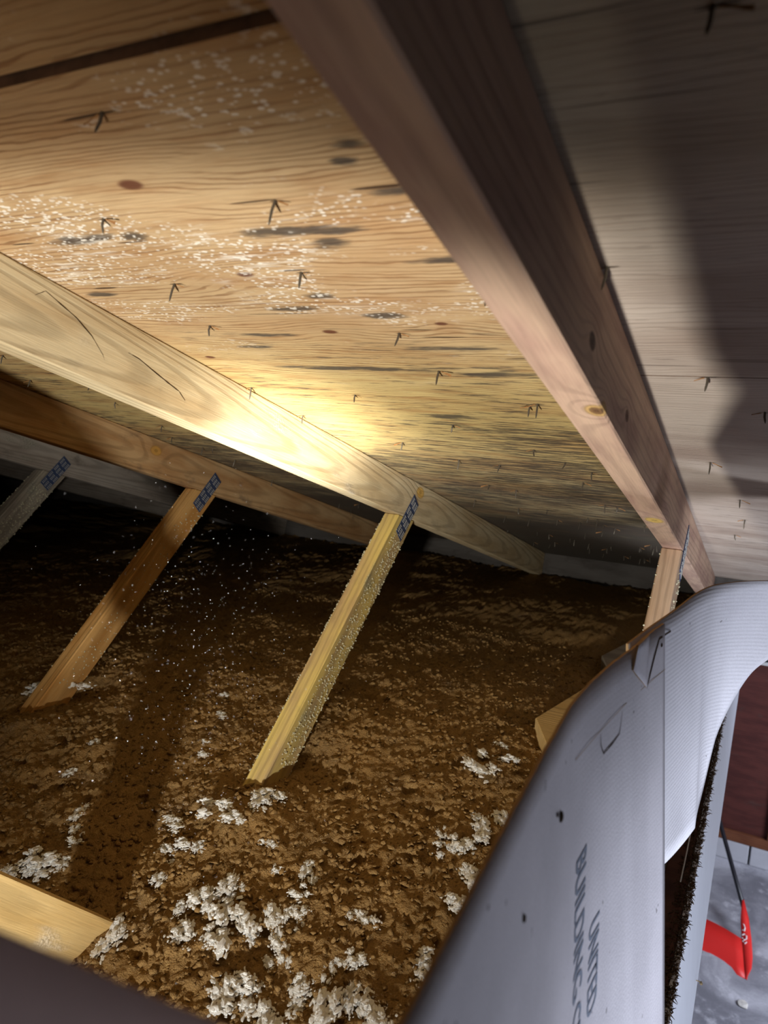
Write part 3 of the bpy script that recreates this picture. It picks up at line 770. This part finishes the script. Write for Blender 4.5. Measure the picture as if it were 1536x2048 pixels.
ribbon('tear_slit', hits([(1293, 1377), (1300, 1345), (1309, 1309), (1318, 1277), (1332, 1267), (1346, 1259), (1366, 1254)]), [.0003, .0016, .0016, .0014, .0012, .0009, .0004], MAT['crack'])
ribbon('tab_cut', hits([(1200, 1468), (1201, 1490), (1206, 1507), (1222, 1489), (1238, 1467), (1242, 1440), (1244, 1422)]), [.0003, .0005, .0007, .0008, .0006, .0004, .0002], MAT['crack'])
ribbon('crease', hits([(1150, 1520), (1200, 1462), (1250, 1408), (1290, 1372), (1330, 1338)]), .0003, MAT['kraft'], .0003)
# bent flap at the torn top edge
cols = []
for k, (pa, pb, o0) in enumerate((((1261, 1288), (1263, 1340), .007), ((1270, 1281), (1272, 1352), .0065), ((1283, 1276), (1283, 1364), .0035), ((1297, 1270), (1293, 1376), .0006))):
    a, b = side_hit(*pa), side_hit(*pb)
    cols.append([side_pt(a[0] + (b[0] - a[0]) * t, a[1] + (b[1] - a[1]) * t, .0004 + o0 * (1 - t * .8)) for t in np.linspace(0, 1, 6)])
sheet('bent_flap', cols, 1, dam, .002)

# printing: letters laid on the sheet, baseline running down
def lettering(body, y0, z0, dy, dz, cap, length, name):
    cu = bpy.data.curves.new('lettering', 'FONT'); cu.body = body; cu.size = 1.0; cu.resolution_u = 4
    cu.space_character = 1.0; cu.offset = 0.010
    o = bpy.data.objects.new('lettering', cu); COL.objects.link(o)
    bpy.context.view_layer.update()
    me = bpy.data.meshes.new_from_object(o.evaluated_get(bpy.context.evaluated_depsgraph_get()))
    bpy.data.objects.remove(o); bpy.data.curves.remove(cu)
    bm = bmesh.new(); bm.from_mesh(me); bpy.data.meshes.remove(me)
    bmesh.ops.subdivide_edges(bm, edges=[e for e in bm.edges if e.calc_length() > .12], cuts=2)
    xs_ = [v.co.x for v in bm.verts]; ys_ = [v.co.y for v in bm.verts]
    x0, x1, yt = min(xs_), max(xs_), 0.72
    for v in bm.verts:
        u = (v.co.x - x0) / (x1 - x0) * length; w = v.co.y / yt * cap
        v.co = side_pt(y0 + dy * u + w, z0 + dz * u, 0.0005)
    o = bm_obj(name, bm, MAT['ink'], dam); o.matrix_local = dam_inv
    return o
L1 = Vector((0.118 - 0.137, -0.634 + 0.529)); n1 = L1.normalized()
lettering('BUILDING CE', 0.137, -0.529, n1.x, n1.y, 0.030, 0.150, 'printed_lettering')
L2 = Vector((-0.012, -0.078)); n2 = L2.normalized()
lettering('UNITED', 0.170, -0.607, n2.x, n2.y, 0.029, 0.0785, 'printed_lettering')
# flecks of debris stuck on the sheet
for px, py, s in ((1120, 1633, .0035), (1046, 1836, .0022), (1113, 1629, .0016), (1330 - 8, 1290, .0018)):
    y, z = side_hit(px, py)
    bm = bmesh.new(); bmesh.ops.create_icosphere(bm, subdivisions=2, radius=s, matrix=Matrix.Translation(side_pt(y, z, .0008)) @ Matrix.Diagonal((.5, .7, 1.3, 1)))
    o = bm_obj('debris_fleck', bm, MAT['crack'], dam); o.matrix_local = dam_inv

# ------------------------------------------------------------------ hatch frame, lower ceiling
bm = bmesh.new()
jp = [(0.0955, -1.0), (0.1180, -1.25), (0.1080, -1.252), (0.0860, -1.0)]
ja = [bm.verts.new((p[0], -1.14, p[1])) for p in jp]; jb = [bm.verts.new((p[0], 2.80, p[1])) for p in jp]
bm.faces.new(ja); bm.faces.new(jb[::-1])
for i in range(4): bm.faces.new((ja[i], ja[(i + 1) % 4], jb[(i + 1) % 4], jb[i]))
bmesh.ops.recalc_face_normals(bm, faces=list(bm.faces)); bevel(bm, .0015)
tag(bm_obj('trim_1', bm, MAT['white_paint']), 'white painted jamb board along the hatch opening', None, None, 'structure')
tag(box_obj('trim_2', (0.046, -1.14, -1.195), (0.0855, 2.80, -0.998), MAT['jamb'], None, .002), 'dark brown framing board lining the hatch', None, None, 'structure')
bm = bmesh.new()
for lo, hi in (((-5.5, -4.9), (0.1, 5.32)), ((0.1, 2.80), (0.96, 5.32)), ((0.96, -4.9), (3.2, 5.32)), ((0.1, -4.9), (0.96, -1.15))):
    add_box(bm, (lo[0], lo[1], -1.22), (hi[0], hi[1], -1.206))
tag(bm_obj('ceiling_garage', bm, MAT['drywall']), 'drywall ceiling of the garage below with the hatch cut in it', None, None, 'structure')
# ragged fuzz of torn batt along the jamb
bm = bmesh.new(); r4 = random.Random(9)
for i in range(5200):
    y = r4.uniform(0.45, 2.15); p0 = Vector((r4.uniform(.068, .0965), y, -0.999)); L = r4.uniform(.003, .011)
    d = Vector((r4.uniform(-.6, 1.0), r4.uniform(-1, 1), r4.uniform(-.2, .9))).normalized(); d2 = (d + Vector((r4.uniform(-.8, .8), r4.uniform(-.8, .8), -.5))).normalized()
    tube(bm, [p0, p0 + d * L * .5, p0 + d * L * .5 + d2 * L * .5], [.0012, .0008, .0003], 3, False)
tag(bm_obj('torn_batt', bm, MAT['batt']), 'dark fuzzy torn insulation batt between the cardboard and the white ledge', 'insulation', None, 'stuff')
bm = bmesh.new(); tube(bm, [(0.075, 1.75 - .1 * k, -0.975 - 0.001 * k + .006 * math.sin(k * 2.1)) for k in range(10)], .0012, 5)
tag(bm_obj('pale_string', bm, MAT['scrap']), 'thin pale string hanging along the dark batt by the white ledge', 'string')

# ------------------------------------------------------------------ garage below
GF = -3.6; GY = 5.308
bm = bmesh.new(); add_box(bm, (-5.5, -4.9, GF - .1), (3.2, GY + .3, GF)); tag(bm_obj('floor', bm, MAT['concrete']), 'grey concrete garage floor', None, None, 'structure')
wall = empty('wall_back', (0, GY, GF), 'red-brown panelled garage wall on a block footing', None, None, 'structure')
bx = -2.4
blk = bmesh.new(); add_box(blk, (0, 0, 0), (.386, .2, .152)); bevel(blk, .006)
bme = bpy.data.meshes.new('concrete_block'); blk.to_mesh(bme); blk.free(); bme.materials.append(MAT['block'])
for k in range(14): link('concrete_block', bme, None, wall, loc=(-2.44 + k * .398 - .04, 0, 0.002))
bm = bmesh.new(); add_box(bm, (-2.4, .03, .16), (3.1, .2, 2.39)); bm_obj('wood_panel', bm, MAT['panel'], wall)
def rail(lo, hi, along):
    bm = bmesh.new(); add_box(bm, lo, hi); bevel(bm, .004); return bm_obj('panel_rail' if along == 'x' else 'panel_stile', bm, MAT['stile'], wall)
rail((-2.4, -0.005, .158), (3.1, .03, .235), 'x')
for x in (-1.7, -0.65, 0.40, 1.45): rail((x, -0.004, .236), (x + .09, .03, 2.38), 'z')
for nm, lo, hi in (('wall_left', (-5.5, -4.9, GF), (-5.45, GY + .2, 0.4)), ('wall_right', (3.2, -4.9, GF), (3.25, GY + .2, -1.2))):
    bm = bmesh.new(); add_box(bm, lo, hi); tag(bm_obj(nm, bm, MAT['drywall']), 'plain side wall', None, None, 'structure')

# snow shovel lying on the garage floor
def at_y(px, py, y):
    d = RIGHT * ((px - 768) / F_PX) + FWD + UP * (-(py - 1024) / F_PX); return CAM + d * ((y - CAM.y) / d.y)
def at_z(px, py, z):
    d = RIGHT * ((px - 768) / F_PX) + FWD + UP * (-(py - 1024) / F_PX); return CAM + d * ((z - CAM.z) / d.z)
p_r = at_z(1493, 1957, GF + .004); 
sh = empty('snow_shovel', p_r, 'red snow shovel with black shaft leaning on the concrete floor', 'shovel')
def shift(o): o.matrix_local = Matrix.Translation(-p_r); return o
ky = [(1487, 1798, p_r.y + .50), (1497, 1838, p_r.y + .40), (1503, 1880, p_r.y + .28), (1505, 1915, p_r.y + .17), (1503, 1938, p_r.y + .09), (1493, 1957, p_r.y)]
kl = [(1484, 1800, p_r.y + .47), (1481, 1838, p_r.y + .38), (1483, 1878, p_r.y + .27), (1486, 1908, p_r.y + .16), (1488, 1936, p_r.y + .08), (1490, 1957, p_r.y - .005)]
A_ = [at_y(*k) for k in ky]; B_ = [at_y(*k) for k in kl]
def strip(rows, th, mat, name):
    bm = bmesh.new(); F = [[bm.verts.new(p) for p in r] for r in rows]
    for a, b in zip(F, F[1:]):
        for k in range(len(a) - 1): bm.faces.new((a[k], a[k + 1], b[k + 1], b[k])).smooth = True
    bmesh.ops.recalc_face_normals(bm, faces=list(bm.faces))
    o = shift(bm_obj(name, bm, mat, sh)); md = o.modifiers.new('s', 'SOLIDIFY'); md.thickness = th; md.offset = 0; return o
strip([A_, [(a + b) / 2 + Vector((.008, -.006, 0)) for a, b in zip(A_, B_)], B_], .006, MAT['red'], 'side_wing')
# scoop: from the wing edge to the left
scoop = []
low = B_[2:]
for t in np.linspace(0, 1, 8):
    row = []
    for j, q in enumerate(low):
        off = Vector((-.34 * t, .10 * t, 0)); z = q.z + (.03 - .02 * j) * math.sin(t * math.pi) * .6
        row.append(Vector((q.x, q.y, z)) + off - Vector((0, 0, max(0, q.z - GF - .03) * .35 * t)))
    scoop.append(row)
strip(scoop, .006, MAT['red'], 'scoop')
h0 = at_y(1494, 1840, p_r.y + .42); h1 = at_y(1441, 1648, p_r.y + .95)
bm = bmesh.new(); tube(bm, [h0, h0.lerp(h1, .5), h1, h0.lerp(h1, 1.45)], .0145, 12); shift(bm_obj('shaft', bm, MAT['black'], sh, smooth=True))
# white marks printed on the wing
for j, pts in enumerate(([(1485.5, 1846), (1488, 1850), (1490, 1856), (1488.5, 1862), (1485.5, 1860)],
                         [(1484.5, 1870), (1489, 1868), (1493, 1872), (1493, 1878), (1488, 1880), (1485, 1876)], [(1485.5, 1882), (1490, 1887), (1493.5, 1884)])):
    bm = bmesh.new(); q3 = [at_y(px, py, p_r.y + .40 - (py - 1838) * .0031 - .012) for px, py in pts]
    tube(bm, q3, .004, 6); shift(bm_obj('white_mark', bm, MAT['white_print'], sh))
# small screw hook hanging at the ledge, paper scrap on the floor
hk = at_z(1424, 1845, -1.22)
bm = bmesh.new(); tube(bm, [Vector((-.006, 0, .003)), Vector((-.002, 0, .003)), Vector((.0, 0, .003)), Vector((.002, .0, .002)), Vector((.0035, .001, -.001))], [.0008, .0008, .0012, .003, .0028], 8)
tag(bm_obj('screw_eye', bm, MAT['brass'], loc=Vector((0.1215, 0.92, -1.215))), 'small brass screw sticking out of the white ledge', 'screw')
ps = at_z(1486, 2010, GF)
bm = bmesh.new(); bmesh.ops.create_icosphere(bm, subdivisions=2, radius=.03)
for v in bm.verts: v.co *= 1 + .4 * mnoise.noise(v.co * 60); v.co.z = v.co.z * .25 + .0075
tag(bm_obj('paper_scrap', bm, MAT['scrap'], loc=ps), 'small crumpled pale scrap on the concrete below the shovel', 'scrap')
